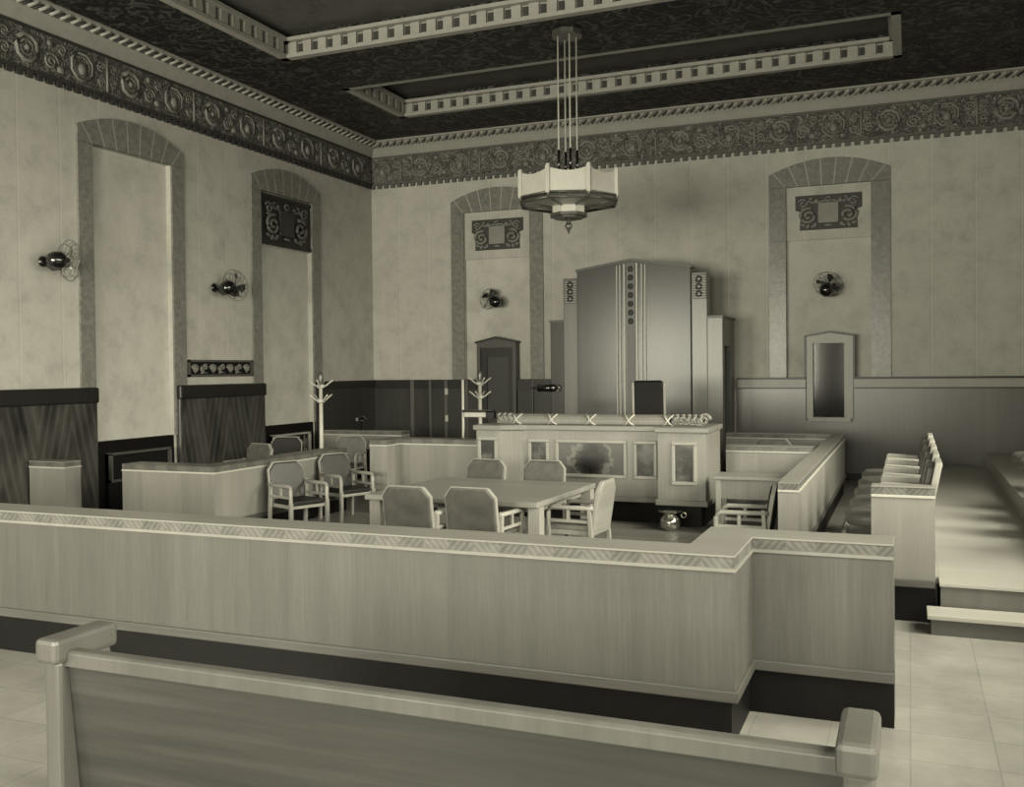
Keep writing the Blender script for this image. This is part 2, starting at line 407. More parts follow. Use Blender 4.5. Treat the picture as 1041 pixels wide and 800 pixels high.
# stone arch surrounds
def arch(xf, k, o0, o1, i0, i1, z0):
    b = B(xf); uc = (o0+o1)/2; hw = (o1-o0)/2
    rise = 0.27; Rr = (hw*hw + rise*rise)/(2*rise)
    def top(u): return 6.0 + rise - (Rr - math.sqrt(max(Rr*Rr - (u-uc)**2, 0)))
    b.mi = 1                                          # mortar bed shows in the joints
    us = [o0 + (o1-o0)*i/16 for i in range(17)]
    b.prism([(o0+0.005, 5.75)] + [(u, top(u)-0.005) for u in us] + [(o1-0.005, 5.75)], 0.0, 0.037, 'y')
    b.mi = 0
    nst = 7; g = 0.012
    ts = [-1 + 2*j/nst for j in range(nst+1)]
    out = lambda t: uc + t*hw*0.93; inn = lambda t: (i0+i1)/2 + t*(i1-i0)/2*1.0
    for j in range(nst):
        oa, ob, ia, ib = out(ts[j])+g, out(ts[j+1])-g, inn(ts[j])+g, inn(ts[j+1])-g
        m = (oa+ob)/2
        b.prism([(ia, 5.75), (ib, 5.75), (ob, top(ob)), (m, top(m)), (oa, top(oa))], 0.0, 0.04, 'y')
    for (a0, a1, sgn) in ((o0, i0, 1), (o1, i1, -1)):
        p = [(a0, 5.75), (a1-sgn*g, 5.75), (out(-sgn)-sgn*g, top(out(-sgn))), (a0, 6.0)]
        b.prism(p, 0.0, 0.04, 'y')
        lo, hi = min(a0, a1), max(a0, a1)
        zz = z0; 
        b.box(lo, hi, 0, 0.04, z0, 5.745)
    return struct(b.done('trim_%d' % k, ['stone', 'mortar']))
arch(LW, 11, 11.20, 13.54, 11.49, 13.24, 1.15)
arch(LW, 12, 15.42, 17.77, 15.71, 17.47, 1.15)
arch(BW, 13, -9.58, -7.37, -9.27, -7.68, 2.0)
arch(BW, 14, -2.57, -0.32, -2.25, -0.67, 2.0)
arch(LW, 15, 6.81, 9.15, 7.1, 8.85, 1.15)

# left wall wainscot piers, back wall wainscot
def lpier(k, a, b_):
    b = B(LW); b.box(a, b_, 0, 0.10, 0.12, 1.78)
    b.mi = 1; b.box(a-0.01, b_+0.01, 0, 0.13, 1.76, 2.0); b.box(a, b_, 0, 0.12, 0, 0.14)
    return struct(b.done('trim_%d' % k, ['vwood', 'dcap'], bevel=0.025))
lpier(16, 9.14, 11.45); lpier(17, 13.28, 15.68); lpier(18, 4.7, 7.05)
b = B(LW); b.box(17.50, 20, 0, 0.06, 0.12, 1.86); b.mi = 1; b.box(17.50, 20, 0, 0.10, 1.84, 2.0); b.box(17.5, 20, 0, 0.08, 0, 0.14)
struct(b.done('trim_19', ['dwood', 'dcap']))
b = B(BW); b.box(-11.6, -8.97, 0, 0.06, 0.12, 1.84); b.box(-7.98, -6.70, 0, 0.06, 0.12, 1.84)
b.mi = 1; b.box(-11.6, -8.97, 0, 0.10, 1.80, 2.0); b.box(-7.98, -6.70, 0, 0.10, 1.74, 2.0); b.box(-11.6, -8.97, 0, 0.08, 0, 0.14)
b.box(-7.98, -6.70, 0, 0.08, 0, 0.14)
b.mi = 2
for u, wd in ((-10.58, 0.09), (-10.12, 0.05), (-9.72, 0.07), (-9.2, 0.05)): b.box(u-wd/2, u+wd/2, 0.05, 0.11, 0.12, 1.99)
b.box(-7.62, -7.60, 0.05, 0.11, 0.9, 1.98)
struct(b.done('trim_20', ['dwood', 'dcap', 'lwain']))
b = B(BW)
for a, c in ((-3.2, -1.88), (-1.0, XR)):
    b.mi = 0; b.box(a, c, 0, 0.05, 0.14, 1.80)
    b.mi = 1; b.box(a, c, 0, 0.08, 1.80, 1.96)
    b.mi = 2; b.box(a, c, 0, 0.12, 1.96, 2.0); b.box(a, c, 0, 0.10, 1.775, 1.80); b.box(a, c, 0, 0.08, 0, 0.14)
b.mi = 0; b.box(-1.88, -1.0, 0, 0.05, 0.14, 1.16); b.mi = 2; b.box(-1.88, -1.0, 0, 0.08, 0, 0.14)
struct(b.done('trim_21', ['lwain', 'lframe', 'dcap']))
# back doors: dark door with pointed head, and the pale framed hatch window
b = B(BW); b.mi = 0
b.prism([(-8.93, 0), (-8.93, 2.82), (-8.46, 2.91), (-7.99, 2.82), (-7.99, 0), (-8.07, 0), (-8.07, 2.70), (-8.85, 2.70), (-8.85, 0)], -0.12, 0.13, 'y')
b.mi = 1; b.prism([(-8.96, 2.80), (-8.46, 2.90), (-7.96, 2.80), (-7.96, 2.84), (-8.46, 2.95), (-8.96, 2.84)], -0.12, 0.17, 'y')
b.box(-8.85, -8.72, -0.1, 0.06, 0, 2.70); b.box(-8.20, -8.07, -0.1, 0.06, 0, 2.70); b.box(-8.85, -8.07, -0.1, 0.08, 2.5, 2.70)
b.mi = 2; b.box(-8.72, -8.20, -0.1, 0.02, 0.0, 2.5)
struct(b.done('door_1', ['doorframe', 'dcap', 'door']))
b = B(BW); b.mi = 0
b.prism([(-1.86, 1.18), (-1.86, 2.79), (-1.43, 2.86), (-1.0, 2.79), (-1.0, 1.18), (-1.16, 1.18), (-1.16, 2.66), (-1.74, 2.66), (-1.74, 1.18)], -0.1, 0.12, 'y')
b.box(-1.82, -1.04, 0, 0.18, 1.14, 1.22)
b.mi = 1; b.prism([(-1.90, 2.0), (-1.86, 2.0), (-1.86, 2.79), (-1.43, 2.86), (-1.0, 2.79), (-1.0, 2.0), (-0.96, 2.0), (-0.96, 2.82), (-1.43, 2.90), (-1.90, 2.82)], -0.1, 0.14, 'y')
b.mi = 2; b.box(-1.74, -1.16, -0.1, 0.0, 1.2, 2.68)
struct(b.done('window_8', ['lframe', 'dcap', 'pane']))

# ------------------------------------------------------------------ carved plaques in the arches
def plaque(label, loc, rz, dark):
    t = thing('carved_plaque', label, 'plaque', loc, rz, 'carved scroll plaques inside the arches')
    g, r = ('darkpanel', 'gold') if dark else ('plaque', 'relief')
    w = 0.60; b = B(); q = 1.28 if dark else 1.0
    if dark: b.box(-0.87, 0.87, 0, 0.04, -0.50, 0.50); b.box(-0.87, 0.87, 0.03, 0.06, -0.50, -0.42); b.box(-0.87, 0.87, 0.03, 0.06, 0.42, 0.5)
    else:
        b.prism([(-0.54, -0.34), (0.54, -0.34), (0.52, 0.02), (0.62, 0.06), (0.62, 0.34), (-0.62, 0.34), (-0.62, 0.06), (-0.52, 0.02)], 0, 0.02, 'y')
    b.done('ground', g, t)
    qf = lambda x, y, z: (x*q, y + (0.02 if dark else 0), z*q*0.9)
    b = B(qf); b.box(-0.19, 0.19, 0.01, 0.06, -0.24, 0.2)
    b.tube([(0.19*math.cos(a), 0.035, 0.2+0.045*math.sin(a)) for a in [PI*i/8 for i in range(9)]], 0.02, 6)
    b.done('tablet', 'plaque' if dark else 'tablet', t, bevel=0.01)
    for s in (-1, 1):
        b = B(qf); b.spiral(s*0.37, -0.08, 0.18, 0.05, 0.032, 1.7, -s, 1.2); b.done('scroll', r, t)
        b = B(qf); b.spiral(s*0.47, 0.20, 0.10, 0.045, 0.02, 1.4, s, 0.4); b.tube([(s*0.37, 0.04, 0.09), (s*0.52, 0.04, 0.10)], 0.02, 6); b.done('scroll', r, t)
        b = B(qf); rr = random.Random(7)
        for i in range(15):
            b.blob((s*(0.20+0.30*rr.random()), 0.03, (0.20+0.12*rr.random()) if i < 8 else -0.25-0.07*rr.random()), 0.045, 0.02, 0.03, 6)
        b.done('leaf_sprays', r, t)
    b = B(qf); b.ring(0, 0.27, 0.05, 0.04, 0.02, 12); b.done('rosette', r, t); b = B(qf); b.blob((0, 0.04, -0.29), 0.09, 0.03, 0.03); b.done('bud', r, t)
    return t
plaque('dark panel with paler carved scrolls and tablet in the left wall arch', (-11.698, 16.59, 5.22), -PI/2, True).scale = (1.0, 1.0, 1.0)
plaque('pale scroll and tablet plaque in the arch above the dark door', (-8.47, 19.95+0.1, 5.23), PI, False)
plaque('pale scroll and tablet plaque in the arch above the pale framed hatch', (-1.45, 19.95+0.1, 5.23), PI, False)

# wall vent grille and niche grilles
t = thing('vent_grille', 'dark carved leaf vent grille on the left wall between two arches', 'grille', (-11.65, 14.47, 2.29), -PI/2)
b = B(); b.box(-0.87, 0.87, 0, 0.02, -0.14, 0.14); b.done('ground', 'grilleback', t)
b = B()
for z in (-0.15, 0.11): b.box(-0.89, 0.89, 0, 0.05, z, z+0.04)
for x in (-0.89, 0.85): b.box(x, x+0.04, 0, 0.05, -0.15, 0.15)
b.done('frame', 'doorframe', t)
for i in range(7):
    x = -0.72 + i*0.24; b = B()
    if i % 2 == 0:
        for a in (-1.3, -0.8, -0.35, 0, 0.35, 0.8, 1.3): b.tube([(x, 0.03, -0.085), (x+0.055*math.sin(a), 0.045, -0.03+0.03*math.cos(a)), (x+0.10*math.sin(a), 0.03, 0.055*math.cos(a)+0.02)], 0.013, 5)
    else:
        b.spiral(x-0.035, 0.02, 0.055, 0.035, 0.014, 1.5); b.spiral(x+0.045, -0.02, 0.055, 0.035, 0.014, 1.5, -1, 1.5); b.tube([(x-0.09, 0.03, -0.09), (x, 0.04, -0.07), (x+0.08, 0.03, -0.09)], 0.012, 5)
    b.done('leaf', 'relief', t)
def niche_grille(label, y, w, open_):
    t = thing('radiator_grille', label, 'grille', (-11.64, y, 0.0), -PI/2, 'radiator grilles in the niches')
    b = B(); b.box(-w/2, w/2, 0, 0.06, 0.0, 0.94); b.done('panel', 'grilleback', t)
    b = B(); b.box(-w/2, w/2, 0, 0.12, 0.93, 0.965); b.box(w/2-0.035, w/2, 0, 0.12, 0.5, 0.95); b.box(-w/2, -w/2+0.035, 0, 0.12, 0.5, 0.95)
    b.box(-w/2, w/2, 0, 0.10, 0.50, 0.54)
    b.done('frame', 'lframe' if open_ else 'doorframe', t)
    if open_:
        for i in range(6):
            x = -w/2 + 0.14 + i*(w-0.28)/5
            b = B(); b.spiral(x-0.03, 0.73, 0.09, 0.07, 0.022); b.tube([(x+0.06, 0.07, 0.58), (x+0.03, 0.07, 0.9)], 0.025, 5); b.blob((x, 0.07, 0.61), 0.06, 0.03, 0.04)
            b.done('scroll', 'gold', t)
niche_grille('dark radiator grille with pale edges in the nearer left niche', 12.35, 1.35, False)
niche_grille('ornate scrolled radiator grille in the niche behind the coat stand', 16.55, 1.25, True)

# ------------------------------------------------------------------ counters and rails
def offset(path, d):
    out = []
    n = len(path)
    for i in range(n):
        p = Vector(path[i])
        def nrm(a, c):
            v = (Vector(c) - Vector(a)).normalized(); return Vector((v.y, -v.x))
        if i == 0: q = p + nrm(path[0], path[1]) * d
        elif i == n-1: q = p + nrm(path[-2], path[-1]) * d
        else:
            n1, n2 = nrm(path[i-1], path[i]), nrm(path[i], path[i+1])
            m = (n1 + n2).normalized(); q = p + m * d / max(m.dot(n1), 0.2)
        out.append((q.x, q.y))
    return out
def strip(path, d0, d1, z0, z1, name, mat, parent, bevel=0):
    A, C = offset(path, d0), offset(path, d1)
    b = B()
    for i in range(len(path)-1): b.prism([A[i], A[i+1], C[i+1], C[i]], z0, z1)
    bmesh.ops.remove_doubles(b.bm, verts=b.bm.verts, dist=1e-5)
    b.bm.verts.index_update(); seen = {}
    for f in b.bm.faces: seen.setdefault(tuple(sorted(v.index for v in f.verts)), []).append(f)
    kill = [f for fs in seen.values() if len(fs) > 1 for f in fs]
    if kill: bmesh.ops.delete(b.bm, geom=kill, context='FACES')
    return b.done(name, mat, parent, bevel)
# path runs so that its right-hand side (positive offset) is the public, outer face
def rail(name, label, cat, path, th, ztop, zmould=0.28, plinth=0.02, loc=(0,0,0), topmat='captop', mould=0.09, veneer='prail'):
    t = thing(name, label, cat, (path[0][0], path[0][1], 0))
    ox, oy = path[0]; P = [(x-ox, y-oy) for x, y in path]
    strip(P, 0, -th, zmould, ztop-0.09, 'panel', veneer, t)
    strip(P, 0.012, -th-0.012, ztop-0.095, ztop-0.075, 'inlay_strip', 'inlay' if veneer == 'rail' else 'trim', t)
    strip(P, 0.0, -th, ztop-0.075, ztop-0.012, 'veneer_band', 'cap', t)
    strip(P, 0.008, -th-0.008, ztop-0.012, ztop, 'cap_board', topmat, t, 0.004)
    if mould:
        strip(P, 0.022, -th-0.022, zmould, zmould+mould*0.75, 'base_moulding', 'railh', t, 0.008)
    strip(P, -plinth, -th+plinth, 0.0, zmould, 'plinth', 'black', t)
    return t
rail('bar_rail', 'long pale veneered bar rail with chevron top band across the courtroom front', 'rail',
     [(-11.55, 5.62), (-0.93, 5.62), (-0.93, 6.30), (-0.09, 6.30)], 0.31, 1.125, veneer='rail')
rail('side_counter', 'low veneered counter end at far left beside the dark wall pier', 'counter',
     [(-11.5, 10.12), (-10.83, 10.12)], 0.28, 0.99, 0.25)
rail('corner_counter', 'L-shaped pale veneered counter at left in front of the two framed wall piers', 'counter',
     [(-9.83, 10.15), (-8.29, 10.15), (-8.29, 13.35)], 0.34, 0.99, 0.20, topmat='cap')
rail('far_counter', 'short pale counter before the dark wainscot in the far left corner', 'counter',
     [(-11.25, 17.2), (-9.40, 17.2)], 0.35, 0.995, 0.62, 0.12, mould=0)  # tall black plinth: shade of the open knee space put in as colour
rail('bench_side_counter', 'pale veneered counter joined to the left end of the bench', 'counter',
     [(-7.72, 13.1), (-7.42, 13.1), (-7.42, 13.5), (-6.05, 13.5)], 0.30, 1.145, 0.25, topmat='cap')
rail('well_rail', 'pale veneered rail running back along the right of the court well', 'rail',
     [(-1.24, 10.2), (-1.04, 10.2), (-1.04, 17.9), (-3.05, 17.9)], 0.20, 1.03, 0.26)
rail('witness_rail', 'pale veneered cross rail right of the bench behind the small desk', 'rail',
     [(-2.52, 14.6), (-1.28, 14.6)], 0.28, 1.05, 0.2)
t = B().box(-0.03, 0.03, -3, 3, 0, 0.035).done('foot_rail', 'trim', None, 0.01, (-0.80, 14.5, 0)); 
t['label'] = 'thin pale metal strip on the floor along the base of the right rail'; t['category'] = 'strip'

# ------------------------------------------------------------------ judge's bench
t = thing('judge_bench', "broad oak judge's bench with burl panels and a rolled bound top edge", 'bench', (-4.26, 13.5, 0))
def body(b, z0, z1, o=0.0):
    pts = [(-1.74, -0.2-o), (-1.36+o, -0.2-o), (-1.04+o, 0.0-o), (1.02-o, 0.0-o), (1.02-o, -0.2-o), (1.69+o, -0.2-o), (1.69+o, 0.9), (-1.74, 0.9)]
    if z0 < 0.1: pts = [(x, max(y, -0.1) if y < 0.5 else y) for x, y in pts]
    b.prism([(x-(o if x < -1.7 else 0), y) for x, y in pts], z0, z1); return b
body(B(), 0.32, 1.33).done('body', 'bench', t, 0.006)
body(B(), 0.0, 0.33, -0.08).done('plinth', 'black', t)
body(B(), 0.30, 0.38, 0.03).done('base_moulding', 'benchh', t, 0.012)
body(B(), 1.31, 1.385, 0.04).done('top_slab', 'benchh', t, 0.012)
def panel(x0, x1, z0, z1, y):
    b = B()
    for a, c, e, f in ((x0-0.05, x1+0.05, z1, z1+0.05), (x0-0.05, x1+0.05, z0-0.05, z0), (x0-0.05, x0, z0, z1), (x1, x1+0.05, z0, z1)):
        b.box(a, c, y-0.03, y+0.01, e, f)
    fr = b.done('panel_frame', 'oak', t, 0.01)
    B().box(x0, x1, y-0.008, y+0.02, z0, z1).done('burl_panel', 'burlc' if x0 == -0.50 else 'burl', fr)
panel(-0.50, 0.48, 0.68, 1.13, 0.0); panel(0.68, 0.92, 0.68, 1.13, 0.0); panel(-0.93, -0.70, 0.68, 1.13, 0.0)
panel(1.27, 1.52, 0.64, 1.14, -0.2); panel(-1.66, -1.44, 0.68, 1.16, -0.2)
b = B()
prof = [(0.02, 1.385), (0.0, 1.40), (-0.005, 1.45), (0.02, 1.50), (0.07, 1.53), (0.16, 1.54), (0.16, 1.385)]
b.prism([(y+0.10, z) for y, z in prof], -1.30, 1.12, 'x'); b.done('rolled_edge', 'bench', t, 0.008)
for x in (-1.21, -0.645, -0.05, 0.53, 1.10):
    b = B()
    for s in (-1, 1):
        b.tube([(x + s*0.075*(1-2*i/4)*abs(1-2*i/4)**0.3, 0.10 + y, z) for i, (y, z) in enumerate([(0.012, 1.388), (-0.012, 1.415), (-0.018, 1.455), (0.006, 1.50), (0.05, 1.54)])], 0.013, 6)
    b.done('cross_binding', 'trim', t)
for s, x0, x1 in ((1, 1.16, 1.58), (-1, -1.26, -1.52)):
    b = B(); n = 5 if s > 0 else 3; st = (x1-x0)/n
    b.prism([(y+0.10, z) for y, z in prof], min(x0, x1), max(x0, x1), 'x')
    for i in range(n):
        a = x0 + st*(i+0.5)
        b.spiral(a, 1.45, 0.055, 0.095, 0.016, 1.5, s, i*0.9)
        b.tube([(a-st*0.4, 0.10, 1.41), (a, 0.085, 1.47), (a+st*0.5, 0.11, 1.52), (a+st*0.2, 0.17, 1.545)], 0.018, 6)
        b.blob((a+st*0.3, 0.15, 1.53), 0.035, 0.05, 0.028)
    if s > 0: b.spiral(1.60, 1.475, 0.085, 0.16, 0.022, 1.6, 1); b.spiral(1.60, 1.475, 0.085, 0.22, 0.022, 1.6, 1)
    b.done('leaf_carving', 'bench', t)

# reredos behind the judge
t = thing('judge_backdrop', 'tall stepped wooden backdrop with a low gable behind the bench', 'panelling', (-5.0, 19.98, 0))
yf = -1.35
b = B(); b.prism([(-1.13, 0), (1.15, 0), (1.15, 4.13), (0.0, 4.33), (-1.13, 4.16)], yf-0.08, yf+0.25, 'y'); b.done('gabled_panel', 'reredos', t, 0.01)
b = B(); b.prism([(-1.15, 4.14), (0.0, 4.315), (1.17, 4.12), (1.17, 4.16), (0.0, 4.36), (-1.15, 4.19)], yf-0.10, yf+0.25, 'y'); b.done('gable_capping', 'doorframe', t)
for x, ww in ((-0.30, 0.02), (-0.235, 0.02), (-0.15, 0.03), (0.10, 0.03), (0.20, 0.02), (0.27, 0.02)):
    B().box(x-ww/2, x+ww/2, yf-0.11, yf-0.07, 0.5, 4.28 - abs(x)*0.2).done('flute', 'trim', t)
b = B(); b.box(-0.11, 0.06, yf-0.095, yf-0.07, 0.5, 4.27)
b.done('centre_strip', 'doorframe', t)
b = B()
for i in range(7): b.blob((-0.025, yf-0.095, 4.15-i*0.17), 0.055, 0.02, 0.065, 6)
b.done('centre_carving', 'plaque', t)
for a, c in ((-1.44, -1.13), (1.15, 1.45)):
    p = B().box(a, c, yf-0.02, yf+0.3, 0, 4.03).done('pier', 'rside', t, 0.01)
    b = B(); b.box(a+0.03, c-0.01, yf-0.04, yf-0.01, 3.52, 4.0); b.done('pier_head', 'doorframe', p)
    b = B(); m = (a+c)/2
    for z in (3.62, 3.76, 3.90): b.ring(m, z, 0.05, yf-0.045, 0.018, 10); b.box(m-0.07, m+0.07, yf-0.05, yf-0.04, z-0.06, z-0.045)
    b.done('pier_carving', 'darkpanel', p)
    b = B()
    for i in range(9): b.box(a+0.04, c-0.02, yf-0.045, yf-0.035, 3.545+i*0.05, 3.56+i*0.05)
    b.done('reeding', 'lframe', p)
B().box(-1.73, -1.44, yf, 0, 0, 3.16).done('wing', 'reredos', t, 0.01)
w = B()
w.box(1.45, 1.73, yf, yf+0.22, 0, 3.16); w.box(1.45, 1.73, -0.42, 0, 0, 3.16); w.box(1.45, 1.73, yf+0.2, -0.4, 2.62, 3.16); w.box(1.45, 1.55, yf+0.2, -0.4, 0, 2.7)
w = w.done('wing', 'rside', t)
B().box(1.55, 1.58, yf+0.22, -0.42, 0, 2.62).done('doorway', 'black', w)
B().box(-1.75, -1.43, yf-0.02, 0, 3.15, 3.2).done('wing_cap', 'doorframe', t)
B().box(1.44, 1.75, yf-0.02, 0, 3.15, 3.2).done('wing_cap', 'doorframe', t)

# judge's platform and chair
o = B().box(-1.6, 1.1, 0, 3.95, 0, 0.5).done('judge_platform', 'dstep', None, 0, (-4.26, 14.55, 0))
o['label'] = "raised floor platform behind the judge's bench"; o['category'] = 'platform'
t = thing('judge_chair', "dark high-backed leather chair behind the judge's bench", 'chair', (-3.98, 15.9, 0.5), PI+0.35)
B().box(-0.3, 0.3, -0.3, 0.28, 0.40, 0.52).done('seat', 'dleather', t, 0.03)
for s in (-1, 1): B().box(s*0.30-0.03, s*0.30+0.03, -0.3, 0.25, 0.66, 0.71).done('armrest', 'oak', t, 0.01)
b = B(); b.prism([(-0.30, 0.45), (-0.22, 0.45), (-0.34, 1.5), (-0.42, 1.5)], -0.24, 0.24, 'x'); b.done('backrest', 'black', t, 0.03)
for s in (-1, 1):
    b = B(); b.prism([(-0.33, 0.40), (-0.2, 0.40), (-0.33, 1.47), (-0.44, 1.47)], s*0.265-0.02, s*0.265+0.02, 'x'); b.done('back_frame', 'oak', t, 0.01)
for x in (-0.27, 0.27):
    for y in (-0.27, 0.24): B().box(x-0.025, x+0.025, y-0.025, y+0.025, 0, 0.66 if y > 0 else 0.42).done('leg', 'oak', t, 0.005)

# ------------------------------------------------------------------ armchairs
def make_armchair(label, loc, rz, seatm, backm, group, width=0.62):
    t = thing('armchair', label, 'chair', loc, rz, group); h = width/2
    b = B(); b.box(-h+0.03, h-0.03, -0.22, 0.27, 0.40, 0.47); b.done('seat', seatm, t, 0.025)
    b = B(); b.box(-h+0.02, h-0.02, -0.23, 0.25, 0.36, 0.41); b.done('seat_rail', 'oak', t, 0.005)
    outline = [(-h, 0.36), (h, 0.36), (h, 0.86), (h-0.08, 0.955), (h-0.10, 0.965), (-h+0.10, 0.965), (-h+0.08, 0.955), (-h, 0.86)]
    def shape(d, y0, y1, name, mat, bev):
        b = B(); off = lambda p: (p[0]*(1-d/h), 0.36+(p[1]-0.36)*(1-d/0.6)+0.0)
        b.xf = lambda x, y, z: (x, y - (z-0.36)*0.16, z)
        b.prism([off(p) for p in outline], y0, y1, 'y'); return b.done(name, mat, t, bev)
    shape(0.0, -0.27, -0.225, 'back_frame', 'oak', 0.006)
    shape(0.012, -0.285, -0.205, 'backrest', backm, 0.02)
    for s in (-1, 1):
        x = s*(h+0.01)
        b = B(); b.tube([(x, -0.28, 0.67), (x, 0.0, 0.665), (x, 0.20, 0.665), (x, 0.245, 0.65), (x, 0.26, 0.61), (x, 0.262, 0.0)], 0.027, 8); b.done('armrest', 'oak', t)
        b = B(); b.box(x-0.014, x+0.014, -0.25, 0.26, 0.50, 0.535); b.done('side_rail', 'oak', t, 0.004)
        B().box(x-0.012, x+0.012, 0.0, 0.035, 0.53, 0.65).done('spindle', 'oak', t)
        b = B(); b.prism([(-0.25, 0.70), (-0.21, 0.70), (-0.25, 0), (-0.30, 0)], x-0.022, x+0.022, 'x'); b.done('leg', 'oak', t, 0.004)
    for s in (-1, 1): B().box(s*(h+0.01)-0.024, s*(h+0.01)+0.024, 0.235, 0.285, 0, 0.45).done('leg', 'oak', t, 0.005)
    return t
G = 'armchairs around the counsel table'
R = math.radians
c1 = make_armchair('leather-backed armchair with its back to the camera, left of two at the near table edge', (-5.00, 9.62, 0), R(-4), 'leather', 'leather', G)
copy_thing(c1, (-4.29, 9.72, 0), R(-4), 'leather-backed armchair with its back to the camera, right of two at the near table edge')
copy_thing(c1, (-5.50, 12.12, 0), R(172), 'leather-backed armchair beyond the table, left of two in front of the bench')
copy_thing(c1, (-4.64, 12.17, 0), R(175), 'leather-backed armchair beyond the table, right of two in front of the bench')
c5 = make_armchair('pale-backed armchair at the right end of the counsel table', (-3.47, 10.50, 0), R(86), 'oakh', 'oakh', G, 0.52)
c6 = make_armchair('dark armchair against the side of the left counter, nearer the camera', (-7.76, 11.24, 0), R(-112), 'dleather', 'mleather', 'dark armchairs beside the left counter', 0.56)
copy_thing(c6, (-7.80, 12.55, 0), R(-112), 'dark armchair by the far end of the left counter and the table')
c8 = make_armchair('pale armchair with dark seat in front of the small desk beside the right rail', (-1.66, 10.70, 0), R(92), 'dleather', 'dleather', 'armchair at the small desk', 0.50)
# chairs seen over counters
Ls = make_armchair('mid-toned armchair inside the left counter before the wall pier', (-10.55, 13.75, 0), R(170), 'mleather', 'leather', 'armchairs behind the left counters', 0.60)
dk = make_armchair('dark leather armchair in front of the scrolled radiator grille', (-10.98, 15.40, 0), R(-160), 'dleather', 'dleather', 'armchairs behind the left counters', 0.60)
copy_thing(Ls, (-9.85, 15.8, 0), R(-170), 'pale-framed armchair behind the end of the left counter by the coat stand')
copy_thing(Ls, (-2.05, 15.95, 0.08), R(180), 'armchair inside the witness enclosure right of the bench')

# counsel table
t = thing('counsel_table', 'large oak counsel table with square legs in the court well', 'table', (-4.78, 10.8, 0), R(-1.5))
B().box(-1.10, 1.09, -0.95, 1.0, 0.70, 0.765).done('tabletop', 'oakh', t, 0.012)
B().box(-0.98, 0.98, -0.72, 0.75, 0.62, 0.70).done('apron', 'oak', t)
for x in (-1.0, 1.02):
    for y in (-0.82, 0.87): B().box(x-0.07, x+0.07, y-0.07, y+0.07, 0, 0.70).done('leg', 'oak', t, 0.006)
B().box(-1.0, 1.0, 0.0, 0.06, 0.12, 0.2).done('stretcher', 'oak', t)
# small desk
t = thing('small_desk', 'small oak writing desk between the bench and the right rail', 'desk', (-1.86, 13.15, 0))
B().box(-0.54, 0.52, -0.28, 0.30, 0.73, 0.775).done('desk_top', 'oakh', t, 0.008)
B().box(-0.48, 0.46, -0.24, 0.26, 0.48, 0.73).done('drawer_case', 'bench', t)
for x in (-0.47, 0.45):
    for y in (-0.22, 0.24): B().box(x-0.035, x+0.035, y-0.035, y+0.035, 0, 0.73).done('leg', 'oak', t, 0.004)
# spittoon
b = B(); prof = [(0.10, 0), (0.115, 0.01), (0.135, 0.05), (0.145, 0.10), (0.13, 0.16), (0.085, 0.20), (0.08, 0.215), (0.10, 0.235), (0.16, 0.255), (0.162, 0.262), (0.10, 0.245), (0.07, 0.22), (0.05, 0.10)]
b.lathe(prof, n=28)
t = thing('spittoon', 'shiny metal spittoon with a flared rim on the floor before the bench', 'spittoon', (-3.02, 13.08, 0))
b.done('bowl', 'chrome', t)
b = B(); b.ring(0.19, 0.21, 0.035, 0, 0.010, 14); b.done('handle', 'chrome', t)

# ------------------------------------------------------------------ coat stands
def coat_stand(label, loc):
    t = thing('coat_stand', label, 'coat stand', loc, 0, 'pale coat stands')
    b = B(); b.tube([(0,0,0.02), (0,0,2.0)], 0.045, 10, r2=0.03); b.done('pole', 'trim', t)
    b = B(); b.lathe([(0.03, 1.95), (0.045, 2.0), (0.045, 2.12), (0.04, 2.18), (0.02, 2.2)], n=12); b.done('finial', 'bronze', t)
    for z, n, off in ((1.95, 4, 0.3), (1.70, 4, 1.1)):
        b = B(); b.lathe([(0.04, z-0.03), (0.07, z-0.02), (0.07, z+0.03), (0.04, z+0.04)], n=12); b.done('collar', 'trim', t)
        for i in range(n):
            a = off + i*2*PI/n; c, s = math.cos(a), math.sin(a)
            b = B(); b.tube([(0.04*c, 0.04*s, z), (0.10*c, 0.10*s, z+0.02), (0.17*c, 0.17*s, z+0.08), (0.22*c, 0.22*s, z+0.11)], 0.014, 6); b.done('hook', 'trim', t)
    for i in range(4):
        a = i*PI/2+0.4; c, s = math.cos(a), math.sin(a)
        b = B(); b.tube([(0.0, 0.0, 0.3), (0.12*c, 0.12*s, 0.16), (0.27*c, 0.27*s, 0.025)], 0.022, 6); b.done('foot', 'trim', t)
    return t
cs = coat_stand('pale coat stand with upturned hooks at the left counter, in front of the dark corner', (-9.35, 14.25, 0))
copy_thing(cs, (-7.40, 16.6, 0), 0.5, 'pale coat stand beside the dark pointed door behind the bench')
t = thing('arm_stand', 'slim pale upright pole with a white horizontal arm left of the bench', 'stand', (-6.75, 14.45, 0))
b = B(); b.tube([(0, 0, 0.02), (0, 0, 2.05)], 0.022, 8); b.done('pole', 'trim', t)
b = B(); b.lathe([(0.18, 0), (0.18, 0.02), (0.03, 0.05)], n=16); b.done('base', 'trim', t)
b = B(); b.box(0.03, 0.42, -0.03, 0.03, 1.44, 1.52); b.done('arm', 'trim', t, 0.01)
b = B(); b.box(0.0, 0.55, -0.04, 0.05, 1.52, 1.56); b.box(0.42, 0.56, -0.04, 0.05, 1.42, 1.54); b.done('dark_end', 'metal', t)
